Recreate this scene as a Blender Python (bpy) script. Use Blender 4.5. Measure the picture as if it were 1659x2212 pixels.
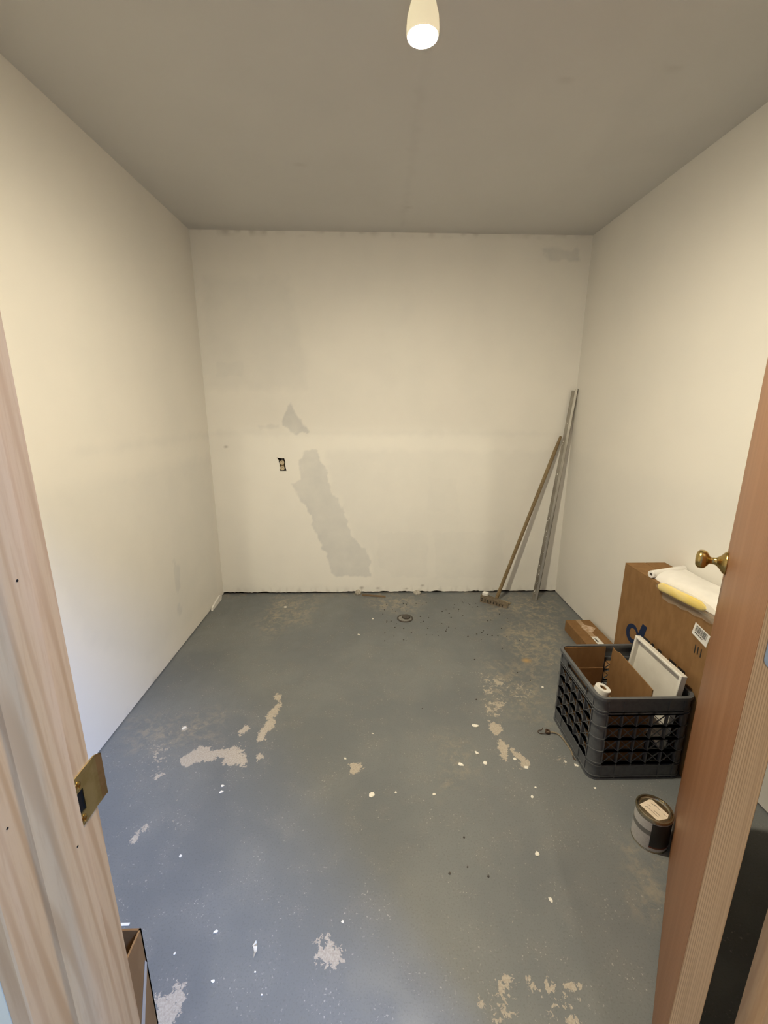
import bpy, bmesh, math, random
import numpy as np
from mathutils import Vector, Matrix
random.seed(7)
for o in list(bpy.data.objects): bpy.data.objects.remove(o)
S = bpy.context.scene
COL = S.collection

# ------------------------------------------------------------------ camera
XL, XR, YB, ZC = -1.142, 1.382, 3.063, 2.44       # room: left wall, right wall, back wall, ceiling
Y0, Y1 = 0.305, 0.443                             # outer and inner face of the door wall
OXL, OXR, ZH = -0.344, 0.545, 2.05                # door opening
CAMZ, PITCH, YAW, ROLL, FPX = 1.4067, 0.24666, 0.02188, 0.00218, 941.5
cp, sp = math.cos(PITCH), math.sin(PITCH)
Fv = Vector((math.sin(YAW)*cp, math.cos(YAW)*cp, -sp))
Rv = Vector((math.cos(YAW), -math.sin(YAW), 0.0)); Uv = Rv.cross(Fv)
Rr = Rv*math.cos(ROLL) + Uv*math.sin(ROLL); Ur = Uv*math.cos(ROLL) - Rv*math.sin(ROLL)
cam = bpy.data.cameras.new('camera'); camo = bpy.data.objects.new('camera', cam); COL.objects.link(camo)
cam.sensor_fit = 'VERTICAL'; cam.sensor_height = 36.0; cam.lens = FPX/2212*36.0; cam.clip_start = 0.01
camo.matrix_world = Matrix(((Rr.x, Ur.x, -Fv.x, 0), (Rr.y, Ur.y, -Fv.y, 0), (Rr.z, Ur.z, -Fv.z, CAMZ), (0, 0, 0, 1)))
S.camera = camo

# ------------------------------------------------------------------ world, lights, exposure
w = bpy.data.worlds.new('world'); S.world = w; w.use_nodes = True
w.node_tree.nodes['Background'].inputs[0].default_value = (0.55, 0.68, 0.9, 1)
w.node_tree.nodes['Background'].inputs[1].default_value = 0.05
S.view_settings.view_transform = 'Standard'; S.view_settings.look = 'None'
S.view_settings.gamma = 1.0; S.view_settings.use_curve_mapping = False
S.view_settings.exposure = 0.0
BULB = (0.122, 1.327, 2.28)
BULB_L = 2870.0                                   # radiance of the flood lamp's frosted face
def area_light(name, loc, target, sx, sy, power, col):
    l = bpy.data.lights.new(name, 'AREA'); l.shape = 'RECTANGLE'; l.size = sx; l.size_y = sy
    l.energy = power; l.color = col
    o = bpy.data.objects.new(name, l); COL.objects.link(o); o.location = loc
    o.rotation_euler = (Vector(target)-Vector(loc)).to_track_quat('-Z', 'Y').to_euler()
    return o
# daylight through the high window of the lobby behind the camera, and the lobby's own ceiling lamp
area_light('lobby_window_daylight', (2.52, -1.60, 4.45), (-0.6, 1.1, 0.1), 1.1, 1.1, 470.0, (0.24, 0.46, 1.0))
pl = bpy.data.lights.new('lobby_lamp_light', 'POINT'); pl.energy = 105.0; pl.color = (1.0, 0.91, 0.68); pl.shadow_soft_size = 0.05
plo = bpy.data.objects.new('lobby_lamp_light', pl); COL.objects.link(plo); plo.location = (0.20, -2.0, 2.75)

# ------------------------------------------------------------------ node helpers
def mat(name, base=(0.8, 0.8, 0.8), rough=0.6, metal=0.0, spec=0.5):
    m = bpy.data.materials.new(name); m.use_nodes = True
    b = m.node_tree.nodes['Principled BSDF']
    b.inputs['Base Color'].default_value = (*base, 1); b.inputs['Roughness'].default_value = rough
    b.inputs['Metallic'].default_value = metal; b.inputs['Specular IOR Level'].default_value = spec
    return m
class NG:
    def __init__(s, m): s.t = m.node_tree; s.n = s.t.nodes; s.l = s.t.links; s.b = s.n['Principled BSDF']
    def add(s, ty, **kw):
        n = s.n.new(ty)
        for k, v in kw.items(): setattr(n, k, v)
        return n
    def put(s, sock, v):
        if hasattr(v, 'links') or isinstance(v, bpy.types.NodeSocket): s.l.new(v, sock)
        elif isinstance(v, (tuple, list)) and len(v) == 3 and sock.type == 'RGBA': sock.default_value = (*v, 1)
        else: sock.default_value = v
    def coord(s, scale=(1, 1, 1)):
        c = s.add('ShaderNodeTexCoord'); mp = s.add('ShaderNodeMapping'); s.l.new(c.outputs['Object'], mp.inputs[0]); mp.inputs['Scale'].default_value = scale
        return mp.outputs[0]
    def noise(s, vec, scale, detail=3.0, rough=0.55, dist=0.0):
        n = s.add('ShaderNodeTexNoise'); s.l.new(vec, n.inputs['Vector']); n.inputs['Scale'].default_value = scale
        n.inputs['Detail'].default_value = detail; n.inputs['Roughness'].default_value = rough; n.inputs['Distortion'].default_value = dist
        return n.outputs['Fac']
    def math(s, op, a, b=0.0, clamp=False):
        n = s.add('ShaderNodeMath', operation=op); n.use_clamp = clamp; s.put(n.inputs[0], a); s.put(n.inputs[1], b); return n.outputs[0]
    def step(s, v, lo, hi, a=0.0, b=1.0):
        n = s.add('ShaderNodeMapRange', interpolation_type='SMOOTHSTEP'); s.put(n.inputs[0], v)
        n.inputs[1].default_value = lo; n.inputs[2].default_value = hi; n.inputs[3].default_value = a; n.inputs[4].default_value = b; return n.outputs[0]
    def mix(s, f, a, b):
        n = s.add('ShaderNodeMix', data_type='RGBA'); s.put(n.inputs[0], f); s.put(n.inputs[6], a); s.put(n.inputs[7], b); return n.outputs[2]
    def attr(s, name): return s.add('ShaderNodeAttribute', attribute_name=name).outputs['Fac']
    def bump(s, h, strength=0.3, dist=0.005):
        n = s.add('ShaderNodeBump'); s.put(n.inputs['Height'], h); n.inputs['Strength'].default_value = strength; n.inputs['Distance'].default_value = dist
        s.l.new(n.outputs[0], s.b.inputs['Normal'])

def speckled(name, c1, c2, scale=40, rough=0.7, bump=0.1, metal=0.0, stretch=(1, 1, 1), lo=0.35, hi=0.65, spec=0.5):
    m = mat(name, c1, rough, metal, spec); g = NG(m); v = g.coord(stretch); n = g.noise(v, scale, 4)
    g.put(g.b.inputs['Base Color'], g.mix(g.step(n, lo, hi), c1, c2))
    if bump: g.bump(n, bump, 0.002)
    return m
def wood(name, c1, c2, c3, freq=26.0, rough=0.55, along=2, stretch=0.05, warp=7.0, direction='DIAGONAL'):
    m = mat(name, c1, rough); g = NG(m)
    sc = [1.0, 1.0, 1.0]; sc[along] = stretch
    v = g.coord(tuple(sc))
    wv = g.add('ShaderNodeTexWave', wave_type='BANDS', bands_direction=direction, wave_profile='SIN')
    g.l.new(v, wv.inputs['Vector']); wv.inputs['Scale'].default_value = freq; wv.inputs['Distortion'].default_value = warp
    wv.inputs['Detail'].default_value = 2.5; wv.inputs['Detail Scale'].default_value = 0.45; wv.inputs['Detail Roughness'].default_value = 0.5
    big = g.noise(v, 20, 3); fine = g.noise(v, 300, 3, 0.6)
    c = g.mix(g.step(wv.outputs['Fac'], 0.45, 1.0), c1, c2)
    c = g.mix(g.step(big, 0.42, 0.72), c, c3)
    c = g.mix(g.math('MULTIPLY', g.step(fine, 0.45, 0.7), 0.35), c, c2)
    g.put(g.b.inputs['Base Color'], c); g.bump(fine, 0.08, 0.001)
    return m

# ------------------------------------------------------------------ wear and patches, outlines in metres (floor x,y / back wall x,z / left wall y,z)
HARD = [
[(-0.793,1.484),(-0.775,1.505),(-0.757,1.527),(-0.738,1.549),(-0.698,1.555),(-0.678,1.539),(-0.694,1.526),(-0.661,1.529),(-0.622,1.538),(-0.592,1.551),(-0.55,1.527),(-0.526,1.479),(-0.523,1.445),(-0.558,1.462),(-0.575,1.454),(-0.61,1.459),(-0.613,1.489),(-0.653,1.507),(-0.658,1.481),(-0.682,1.473),(-0.71,1.478),(-0.732,1.466),(-0.752,1.45),(-0.783,1.467)],
[(-0.467,1.822),(-0.45,1.816),(-0.458,1.764),(-0.466,1.708),(-0.452,1.665),(-0.479,1.635),(-0.481,1.586),(-0.5,1.577),(-0.507,1.616),(-0.506,1.656),(-0.491,1.687),(-0.488,1.709),(-0.501,1.731),(-0.488,1.776)],
[(-0.493,1.887),(-0.464,1.879),(-0.461,1.842),(-0.49,1.852)],
[(-0.486,1.508),(-0.466,1.512),(-0.461,1.49),(-0.476,1.468)],
[(-0.596,1.638),(-0.581,1.673),(-0.563,1.662),(-0.577,1.622),(-0.593,1.613)],
[(-0.098,1.454),(-0.061,1.453),(-0.053,1.432),(-0.079,1.404),(-0.095,1.409)],
[(-0.854,1.396),(-0.846,1.419),(-0.825,1.415),(-0.834,1.394)],
[(-0.86,1.658),(-0.853,1.675),(-0.837,1.662),(-0.845,1.647)],
[(0.521,1.679),(0.557,1.657),(0.561,1.616),(0.526,1.596),(0.508,1.637)],
[(0.536,1.567),(0.561,1.529),(0.546,1.493),(0.53,1.45),(0.514,1.476),(0.516,1.521)],
[(0.57,1.524),(0.588,1.492),(0.614,1.466),(0.609,1.423),(0.579,1.412),(0.588,1.449),(0.571,1.484)],
[(0.62,1.993),(0.665,1.95),(0.624,1.941)],
[(0.575,1.809),(0.626,1.802),(0.578,1.759)],
[(0.53,1.789),(0.547,1.756),(0.53,1.745)],
[(0.545,1.739),(0.571,1.722),(0.551,1.705)],
[(-0.162,0.856),(-0.152,0.866),(-0.147,0.841),(-0.118,0.839),(-0.136,0.869),(-0.128,0.873),(-0.117,0.852),(-0.113,0.841),(-0.094,0.842),(-0.089,0.815),(-0.11,0.802),(-0.122,0.814),(-0.148,0.813),(-0.156,0.831)],
[(-0.538,0.755),(-0.511,0.748),(-0.496,0.757),(-0.5,0.775),(-0.481,0.778),(-0.47,0.754),(-0.471,0.726),(-0.471,0.701),(-0.508,0.701),(-0.526,0.733)],
[(-0.807,1.153),(-0.8,1.179),(-0.791,1.173),(-0.79,1.146),(-0.802,1.137)],
[(-0.794,1.184),(-0.788,1.199),(-0.782,1.195),(-0.787,1.18)],
[(0.304,0.762),(0.319,0.761),(0.329,0.743),(0.317,0.741),(0.307,0.75)],
[(0.326,0.773),(0.342,0.776),(0.336,0.763),(0.326,0.763)],
[(0.424,0.759),(0.444,0.755),(0.428,0.736),(0.424,0.745)],
[(0.472,0.755),(0.506,0.754),(0.501,0.747),(0.473,0.747)],
[(0.45,0.696),(0.471,0.697),(0.465,0.685),(0.448,0.686)],
[(0.25,0.731),(0.259,0.732),(0.254,0.721)],
[(0.381,0.771),(0.39,0.758),(0.382,0.748)],
[(0.279,0.7),(0.296,0.711),(0.295,0.694),(0.284,0.689)],
]
SPARSE = [
[(0.676,1.929),(0.768,1.997),(0.811,1.874),(0.735,1.8),(0.661,1.795)],
[(0.708,2.035),(0.741,2.027),(0.719,1.956),(0.693,1.97)],
[(-0.665,1.58),(-0.55,1.578),(-0.533,1.541),(-0.624,1.542)],
[(-0.757,1.246),(-0.692,1.22),(-0.691,1.177),(-0.724,1.19)],
[(0.574,1.493),(0.624,1.457),(0.607,1.407),(0.543,1.417)],
[(0.282,0.78),(0.369,0.785),(0.337,0.688),(0.255,0.69)],
[(0.414,0.768),(0.512,0.759),(0.478,0.685),(0.392,0.687)],
[(0.548,2.045),(0.701,2.013),(0.595,1.71),(0.503,1.712)],
[(-0.967,1.577),(-0.872,1.584),(-0.834,1.485),(-0.85,1.381)],
[(0.74,1.489),(0.795,1.471),(0.756,1.412),(0.723,1.413)],
]
DUST = [
(0.9,[(0.948,2.975),(1.311,2.969),(1.276,2.679),(1.189,2.584),(0.869,2.754),(0.67,2.593)]),
(0.75,[(0.884,2.589),(1.276,2.679),(1.039,2.138),(0.819,2.119),(0.766,2.388)]),
(0.9,[(0.823,2.21),(1.093,2.279),(1.02,2.116),(0.828,2.106)]),
(0.7,[(-0.754,2.988),(-0.411,2.982),(-0.457,2.613),(-0.754,2.587),(-0.739,2.714)]),
(0.6,[(-0.754,2.587),(-0.573,2.584),(-0.611,2.479),(-0.712,2.481)]),
(0.7,[(-0.035,2.992),(0.31,2.986),(0.312,2.834),(0.222,2.73),(-0.033,2.84)]),
(0.5,[(0.29,1.594),(0.375,1.565),(0.337,1.376),(0.259,1.336),(0.289,1.467)]),
(0.5,[(-1.112,1.705),(-0.714,1.758),(-0.696,1.586),(-1.024,1.541)]),
(0.45,[(0.631,2.191),(0.965,2.095),(0.796,1.669),(0.539,1.735)]),
(0.55,[(0.828,1.095),(0.945,1.063),(0.843,0.932),(0.782,0.921)]),
]
FLAKES = [(-0.014,1.305,0.013),(0.51,0.945,0.0091),(-0.573,1.328,0.009),(-0.577,1.356,0.007),(0.448,1.652,0.015),(0.342,1.438,0.013),(0.419,1.496,0.011),(0.44,1.443,0.01),(0.215,1.303,0.0071),(0.518,1.079,0.009),(-0.012,1.613,0.006),(-0.093,0.902,0.005),(0.576,1.286,0.007),(0.824,1.319,0.006),(-0.529,0.839,0.004),(-0.635,2.836,0.013),(-0.102,2.453,0.009),(-0.85,1.662,0.013),(-0.016,2.655,0.009),(0.802,1.425,0.0091),(0.766,1.444,0.007),(-0.438,0.885,0.007),(0.566,1.462,0.008),(0.599,1.419,0.011),(-0.123,1.477,0.006),(-0.308,0.796,0.003),(-0.623,1.094,0.006),(-0.409,0.78,0.005),(-0.28,0.751,0.003),(0.075,1.315,0.005),(0.602,1.325,0.005),(0.852,1.917,0.0091)]
BACKP = [
(0.95,0.004,[(-0.57,1.419),(-0.558,1.384),(-0.516,1.306),(-0.449,1.202),(-0.498,1.207),(-0.55,1.191),(-0.589,1.227),(-0.633,1.25),(-0.624,1.317),(-0.604,1.373),(-0.578,1.395)]),
(0.8,0.004,[(-0.485,1.087),(-0.404,1.084),(-0.391,1.031),(-0.339,0.931),(-0.321,0.865),(-0.325,0.78),(-0.255,0.743),(-0.204,0.568),(-0.163,0.441),(-0.09,0.369),(-0.029,0.3),(-0.03,0.14),(-0.319,0.142),(-0.352,0.286),(-0.409,0.416),(-0.464,0.595),(-0.519,0.719),(-0.585,0.841),(-0.524,0.877),(-0.527,1.019)]),
(0.35,0.006,[(-0.164,0.389),(-0.029,0.297),(-0.027,0.137),(-0.312,0.142),(-0.352,0.272)]),
(0.35,0.01,[(0.021,0.485),(0.39,0.483),(0.403,0.121),(0.122,0.122),(0.008,0.244)]),
(0.35,0.01,[(0.427,0.49),(0.947,0.487),(0.973,0.117),(0.451,0.113)]),
(0.3,0.012,[(0.379,0.888),(0.583,0.887),(0.619,0.629),(0.374,0.642)]),
(0.6,0.01,[(1.077,2.35),(1.306,2.347),(1.312,2.289),(1.113,2.282)]),
(0.4,0.01,[(-1.043,1.668),(-0.869,1.669),(-0.877,1.566),(-1.052,1.566)]),
(0.22,0.02,[(-0.34,1.078),(1.382,1.078),(1.495,0.031),(-0.024,0.042),(-0.029,0.303),(-0.163,0.441),(-0.243,0.743),(-0.316,0.768),(-0.319,0.925)]),
(0.25,0.03,[(-1.078,2.169),(-0.553,2.173),(-0.457,1.671),(-0.464,1.493),(-1.145,1.491)]),
(0.2,0.02,[(-1.172,1.216),(1.428,1.202),(1.43,1.186),(-1.175,1.185)]),
(0.2,0.02,[(-1.149,0.064),(1.364,0.045),(1.371,-0.031),(-1.155,-0.011)]),
(0.5,0.01,[(-0.828,1.25),(-0.656,1.255),(-0.657,1.233),(-0.749,1.227)]),
]
HOLE = [(-0.683,1.032),(-0.674,1.027),(-0.653,1.026),(-0.633,1.026),(-0.63,1.017),(-0.626,0.999),(-0.628,0.976),(-0.621,0.936),(-0.634,0.936),(-0.665,0.935),(-0.67,0.946),(-0.665,0.958),(-0.668,0.97),(-0.668,0.99),(-0.672,0.999),(-0.672,1.011),(-0.679,1.019)]
LEFTP = [
(0.3,0.03,[(1.451,1.104),(1.954,1.083),(3.066,1.042),(2.938,0.054),(1.958,0.146),(1.596,0.455),(1.462,0.856)]),
(0.8,0.006,[(2.355,0.535),(2.424,0.489),(2.41,0.392),(2.366,0.309),(2.38,0.219),(2.355,0.179),(2.335,0.231),(2.347,0.318),(2.332,0.425)]),
(0.35,0.03,[(1.957,1.042),(2.033,0.854),(2.041,0.652),(2.08,0.62),(2.105,0.9)]),
(0.5,0.015,[(1.979,0.037),(2.001,0.022),(1.985,-0.005),(1.966,0.018)]),
(0.5,0.015,[(1.745,0.039),(1.775,0.023),(1.754,-0.004),(1.722,0.005)]),
(0.25,0.02,[(1.659,1.228),(3.109,1.208),(3.098,1.163),(1.653,1.204)]),
]

# ------------------------------------------------------------------ geometry helpers (all points are given in world metres)
ORG = {}
def link(name, me, m, parent=None):
    o = bpy.data.objects.new(name, me); COL.objects.link(o)
    for mm in (m if isinstance(m, (list, tuple)) else [m]): me.materials.append(mm)
    if parent is not None: o.parent = parent
    return o
def obj(name, geo, m, parent=None, smooth=False, origin=None, idx=None):
    v, f = geo
    v = np.array(v, float)
    base = ORG[parent] if parent is not None else (np.array(origin, float) if origin is not None else np.array([(v[:, 0].min()+v[:, 0].max())/2, (v[:, 1].min()+v[:, 1].max())/2, v[:, 2].min()]))
    me = bpy.data.meshes.new(name); me.from_pydata((v-base).tolist(), [], [tuple(int(i) for i in q) for q in f]); me.update()
    if smooth is True: me.polygons.foreach_set('use_smooth', [True]*len(me.polygons))
    o = link(name, me, m, parent)
    if parent is None: o.location = base
    if idx is not None: me.polygons.foreach_set('material_index', idx)
    if smooth == 'auto':
        me.polygons.foreach_set('use_smooth', [True]*len(me.polygons)); me.set_sharp_from_angle(angle=math.radians(35))
    ORG[o] = base
    return o
def tag(o, label, cat, group=None):
    o['label'] = label; o['category'] = cat
    if group: o['group'] = group
    return o
def struct(o, label=None):
    o['kind'] = 'structure'
    if label: o['label'] = label
    return o
def empty(name, loc):
    o = bpy.data.objects.new(name, None); COL.objects.link(o); o.location = loc; o.empty_display_size = 0.05
    ORG[o] = np.array(loc, float); return o
def thing(name, loc, label, cat, group=None): return tag(empty(name, loc), label, cat, group)
def join(*gs):
    V, F = [], []
    for v, f in gs:
        n = len(V); V += [tuple(p) for p in v]; F += [tuple(i+n for i in q) for q in f]
    return V, F
def bm_geo(bm):
    bm.verts.ensure_lookup_table(); bm.verts.index_update()
    g = ([tuple(v.co) for v in bm.verts], [tuple(v.index for v in f.verts) for f in bm.faces]); bm.free(); return g
def box(x0, x1, y0, y1, z0, z1, bevel=0.0, seg=1):
    bm = bmesh.new(); r = bmesh.ops.create_cube(bm, size=1.0)
    for v in bm.verts: v.co = ((x0+x1)/2+v.co.x*(x1-x0), (y0+y1)/2+v.co.y*(y1-y0), (z0+z1)/2+v.co.z*(z1-z0))
    if bevel: bmesh.ops.bevel(bm, geom=list(bm.edges), offset=bevel, segments=seg, affect='EDGES', profile=0.5)
    return bm_geo(bm)
def xf(geo, M): return ([tuple(M @ Vector(p)) for p in geo[0]], geo[1])
def frame(o, u, v, n):                                # local (x,y,z) -> o + x*u + y*v + z*n
    u, v, n = Vector(u), Vector(v), Vector(n)
    return Matrix(((u.x, v.x, n.x, o[0]), (u.y, v.y, n.y, o[1]), (u.z, v.z, n.z, o[2]), (0, 0, 0, 1)))
def bar(p, q, w, d, up=(0, 0, 1)):                    # oriented box from p to q
    p, q = Vector(p), Vector(q); t = (q-p); L = t.length; t.normalize(); s = t.cross(Vector(up))
    if s.length < 1e-5: s = t.cross(Vector((1, 0, 0)))
    s.normalize(); n = s.cross(t)
    return xf(box(0, L, -w/2, w/2, -d/2, d/2), frame(p, t, s, n))
def lathe(prof, n=32, c=(0, 0, 0), a0=0.0, a1=2*math.pi, cap=True):
    full = abs(a1-a0-2*math.pi) < 1e-6; k = n if full else n+1
    V = []; F = []
    for r, z in prof:
        for i in range(k):
            a = a0+(a1-a0)*i/n; V.append((c[0]+r*math.cos(a), c[1]+r*math.sin(a), c[2]+z))
    for j in range(len(prof)-1):
        for i in range(n):
            i2 = (i+1) % k; F.append((j*k+i, j*k+i2, (j+1)*k+i2, (j+1)*k+i))
    if cap and full:
        if prof[0][0] > 1e-5: F.append(tuple(range(k-1, -1, -1)))
        if prof[-1][0] > 1e-5: F.append(tuple((len(prof)-1)*k+i for i in range(k)))
    return V, F
def align(geo, p, axis):                              # lathe geometry's +z turned onto axis, then moved to p
    q = Vector((0, 0, 1)).rotation_difference(Vector(axis).normalized()).to_matrix().to_4x4()
    return xf(geo, Matrix.Translation(Vector(p)) @ q)
def tube(pts, r, n=8, closed=False):
    P = [Vector(p) for p in pts]; V = []; F = []; m = len(P); nrm = None
    for i, p in enumerate(P):
        t = (P[(i+1) % m]-P[i-1]) if closed or 0 < i < m-1 else (P[1]-P[0] if i == 0 else P[-1]-P[-2])
        t.normalize()
        if nrm is None: nrm = t.orthogonal().normalized()
        nrm = (nrm-t*nrm.dot(t)).normalized(); b = t.cross(nrm)
        rr = r[i] if isinstance(r, (list, tuple)) else r
        for k in range(n):
            a = 2*math.pi*k/n; V.append(tuple(p+nrm*rr*math.cos(a)+b*rr*math.sin(a)))
    for i in range(m if closed else m-1):
        for k in range(n):
            a, b2 = i*n, ((i+1) % m)*n; F.append((a+k, a+(k+1) % n, b2+(k+1) % n, b2+k))
    if not closed: F.append(tuple(range(n-1, -1, -1))); F.append(tuple((m-1)*n+k for k in range(n)))
    return V, F
def prism(poly, M, t):                                # polygon in local xy, thickness t along local z
    n = len(poly); V = [tuple(M @ Vector((x, y, 0))) for x, y in poly]+[tuple(M @ Vector((x, y, t))) for x, y in poly]
    return V, [tuple(range(n-1, -1, -1)), tuple(range(n, 2*n))]+[(i, (i+1) % n, n+(i+1) % n, n+i) for i in range(n)]
def smooth_path(pts, k=6):
    P = [Vector(p) for p in pts]; out = []
    for i in range(len(P)-1):
        a = P[max(i-1, 0)]; b = P[i]; c = P[i+1]; d = P[min(i+2, len(P)-1)]
        for s in range(k):
            t = s/k; out.append(0.5*((2*b)+(c-a)*t+(2*a-5*b+4*c-d)*t*t+(3*b-a-3*c+d)*t**3))
    out.append(P[-1]); return [tuple(p) for p in out]
def poly_sd(X, Y, poly):                              # signed distance, positive inside
    P = np.array(poly); n = len(P); d = np.full(X.shape, 1e9); ins = np.zeros(X.shape, bool)
    for i in range(n):
        a, b = P[i], P[(i+1) % n]; e = b-a; L = max((e*e).sum(), 1e-12)
        t = np.clip(((X-a[0])*e[0]+(Y-a[1])*e[1])/L, 0, 1)
        d = np.minimum(d, np.hypot(X-a[0]-t*e[0], Y-a[1]-t*e[1]))
        c = ((a[1] > Y) != (b[1] > Y)); 
        with np.errstate(divide='ignore', invalid='ignore'): xi = a[0]+(Y-a[1])/(b[1]-a[1] if b[1] != a[1] else 1e-12)*e[0]
        ins ^= c & (X < xi)
    return np.where(ins, d, -d)
def vnoise(X, Y, s, seed=0):                          # cheap value noise in 0..1
    rs = np.random.RandomState(seed); T = rs.rand(64, 64); x, y = X*s, Y*s
    i, j = np.floor(x).astype(int), np.floor(y).astype(int); fx, fy = x-i, y-j; fx = fx*fx*(3-2*fx); fy = fy*fy*(3-2*fy)
    g = lambda a, b: T[a % 64, b % 64]
    return (g(i, j)*(1-fx)+g(i+1, j)*fx)*(1-fy)+(g(i, j+1)*(1-fx)+g(i+1, j+1)*fx)*fy
def panel(name, us, vs, to3, thick, m, attrs=None, hole=None, edge=None, smooth=False):
    """one wall / floor slab: dense front face (us x vs), plain sides and back; to3(u,v,depth)->xyz"""
    U, Vv = np.meshgrid(us, vs); nu, nv = len(us), len(vs)
    U2, V2 = U.copy(), Vv.copy()
    if edge: U2, V2 = edge(U2, V2)
    front = np.stack(to3(U2, V2, np.zeros_like(U2)), -1).reshape(-1, 3)
    uc, vc = np.meshgrid((us[:-1]+us[1:])/2, (vs[:-1]+vs[1:])/2)
    keep = np.ones(uc.shape, bool) if hole is None else ~hole(uc, vc)
    I = np.arange(nu*nv).reshape(nv, nu)
    Q = np.stack([I[:-1, :-1], I[:-1, 1:], I[1:, 1:], I[1:, :-1]], -1)[keep].reshape(-1, 4)
    loop = list(I[0, :])+list(I[1:, -1])+list(I[-1, -2::-1])+list(I[-2:0:-1, 0])
    back = np.stack(to3(U2.ravel()[loop], V2.ravel()[loop], np.full(len(loop), thick)), -1); nb = nu*nv; L = len(loop)
    F = [tuple(q) for q in Q]+[(loop[i], nb+i, nb+(i+1) % L, loop[(i+1) % L]) for i in range(L)]
    if hole is None: F.append(tuple(nb+i for i in range(L)))
    if hole is not None:                              # thickness of the board round the hole
        Z = np.zeros((nv+1, nu+1), bool); kk = np.pad(keep, 1, constant_values=True)
        extra = []; hv = {}
        def hb(i):
            if i not in hv: hv[i] = nb+L+len(extra); extra.append(to3(U2.ravel()[i], V2.ravel()[i], 0.0127))
            return hv[i]
        for r in range(nv-1):
            for c in range(nu-1):
                if not keep[r, c]:
                    for (dr, dc, a, b) in ((-1, 0, I[r, c], I[r, c+1]), (1, 0, I[r+1, c], I[r+1, c+1]), (0, -1, I[r, c], I[r+1, c]), (0, 1, I[r, c+1], I[r+1, c+1])):
                        if kk[r+1+dr, c+1+dc]: F.append((a, b, hb(b), hb(a)))
        allv = np.vstack([front, back]+([np.array(extra, float)] if extra else []))
    else: allv = np.vstack([front, back])
    o = obj(name, (allv, F), m, smooth=False)
    if attrs:
        for k, fn in attrs.items():
            a = o.data.attributes.new(k, 'FLOAT', 'POINT'); val = np.zeros(len(allv), np.float32); val[:nu*nv] = fn(U, Vv).ravel(); a.data.foreach_set('value', val)
    return struct(o)

# ------------------------------------------------------------------ materials of the setting
def paint_mat(name, base, patch, mud=(0.82, 0.80, 0.77)):
    m = mat(name, base, 0.62, 0, 0.35); g = NG(m); v = g.coord()
    a = g.attr('patch'); n = g.noise(v, 7, 4); n2 = g.noise(v, 2.2, 3); f = g.noise(v, 330, 2)
    c = g.mix(g.math('MULTIPLY', g.step(n2, 0.38, 0.7), 0.16), base, patch)
    am = g.math('MULTIPLY', a, g.math('ADD', 0.30, g.math('MULTIPLY', n, 1.25)), True)
    c = g.mix(am, c, patch)
    c = g.mix(g.attr('smudge'), c, (0.30, 0.27, 0.24))
    g.put(g.b.inputs['Base Color'], c); g.put(g.b.inputs['Roughness'], g.step(a, 0, 1, 0.6, 0.72))
    g.bump(g.math('ADD', g.math('MULTIPLY', f, 0.05), g.math('ADD', g.math('MULTIPLY', n, 0.25), g.math('MULTIPLY', a, -0.3))), 0.22, 0.004)
    return m
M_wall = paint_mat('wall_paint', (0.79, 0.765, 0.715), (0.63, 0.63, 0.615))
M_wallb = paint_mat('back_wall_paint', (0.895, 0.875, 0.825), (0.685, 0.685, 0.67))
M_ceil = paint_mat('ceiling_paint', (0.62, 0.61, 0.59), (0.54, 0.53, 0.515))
M_plain = speckled('plain_drywall', (0.62, 0.57, 0.42), (0.58, 0.53, 0.39), 6, 0.75, 0.05)
M_lobby = speckled('lobby_paint', (0.34, 0.32, 0.28), (0.30, 0.28, 0.25), 6, 0.8, 0.05)
M_dark = mat('dark_void', (0.012, 0.010, 0.008), 0.9, 0, 0.05)  # near-black standing in for the shade inside holes and gaps
M_floor = mat('painted_concrete', (0.2, 0.2, 0.2), 0.5)
g = NG(M_floor); v = g.coord()
big = g.noise(v, 2.3, 4, 0.6); mid = g.noise(v, 11, 4, 0.6); fine = g.noise(v, 190, 3, 0.6); chip = g.noise(v, 62, 5, 0.68, 0.4); spk = g.noise(v, 140, 2, 0.5)
rub = g.noise(v, 26, 6, 0.72, 0.6)
c = g.mix(g.step(big, 0.35, 0.68), (0.134, 0.146, 0.156), (0.168, 0.178, 0.183))
c = g.mix(g.math('MULTIPLY', g.step(mid, 0.45, 0.75), 0.35), c, (0.200, 0.197, 0.188))
c = g.mix(g.math('MULTIPLY', g.step(fine, 0.50, 0.70), 0.38), c, (0.095, 0.094, 0.092))
c = g.mix(g.math('MULTIPLY', g.math('MULTIPLY', g.attr('dust'), g.step(rub, 0.42, 0.66)), 0.85), c, (0.40, 0.335, 0.235))
scf = g.math('MULTIPLY', g.step(spk, 0.635, 0.70), g.step(mid, 0.46, 0.62))
c = g.mix(g.math('MULTIPLY', scf, 0.6), c, (0.42, 0.405, 0.375))
scr = g.noise(g.coord((1.6, 0.55, 1)), 95, 5, 0.7, 0.8)
c = g.mix(g.math('MULTIPLY', g.math('MULTIPLY', g.step(scr, 0.60, 0.72), g.step(big, 0.48, 0.66)), 0.5), c, (0.33, 0.32, 0.30))
peel = g.step(g.math('ADD', g.attr('peel'), g.math('MULTIPLY', g.math('SUBTRACT', chip, 0.5), 2.3)), 0.485, 0.525)
pc = g.mix(g.step(fine, 0.35, 0.65), (0.36, 0.315, 0.262), (0.45, 0.405, 0.345))
c = g.mix(peel, c, pc)
c = g.mix(g.attr('rust'), c, (0.55, 0.33, 0.10))
g.put(g.b.inputs['Base Color'], c)
g.put(g.b.inputs['Roughness'], g.math('ADD', g.math('MULTIPLY', peel, 0.35), g.step(mid, 0.3, 0.7, 0.42, 0.58)))
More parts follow.
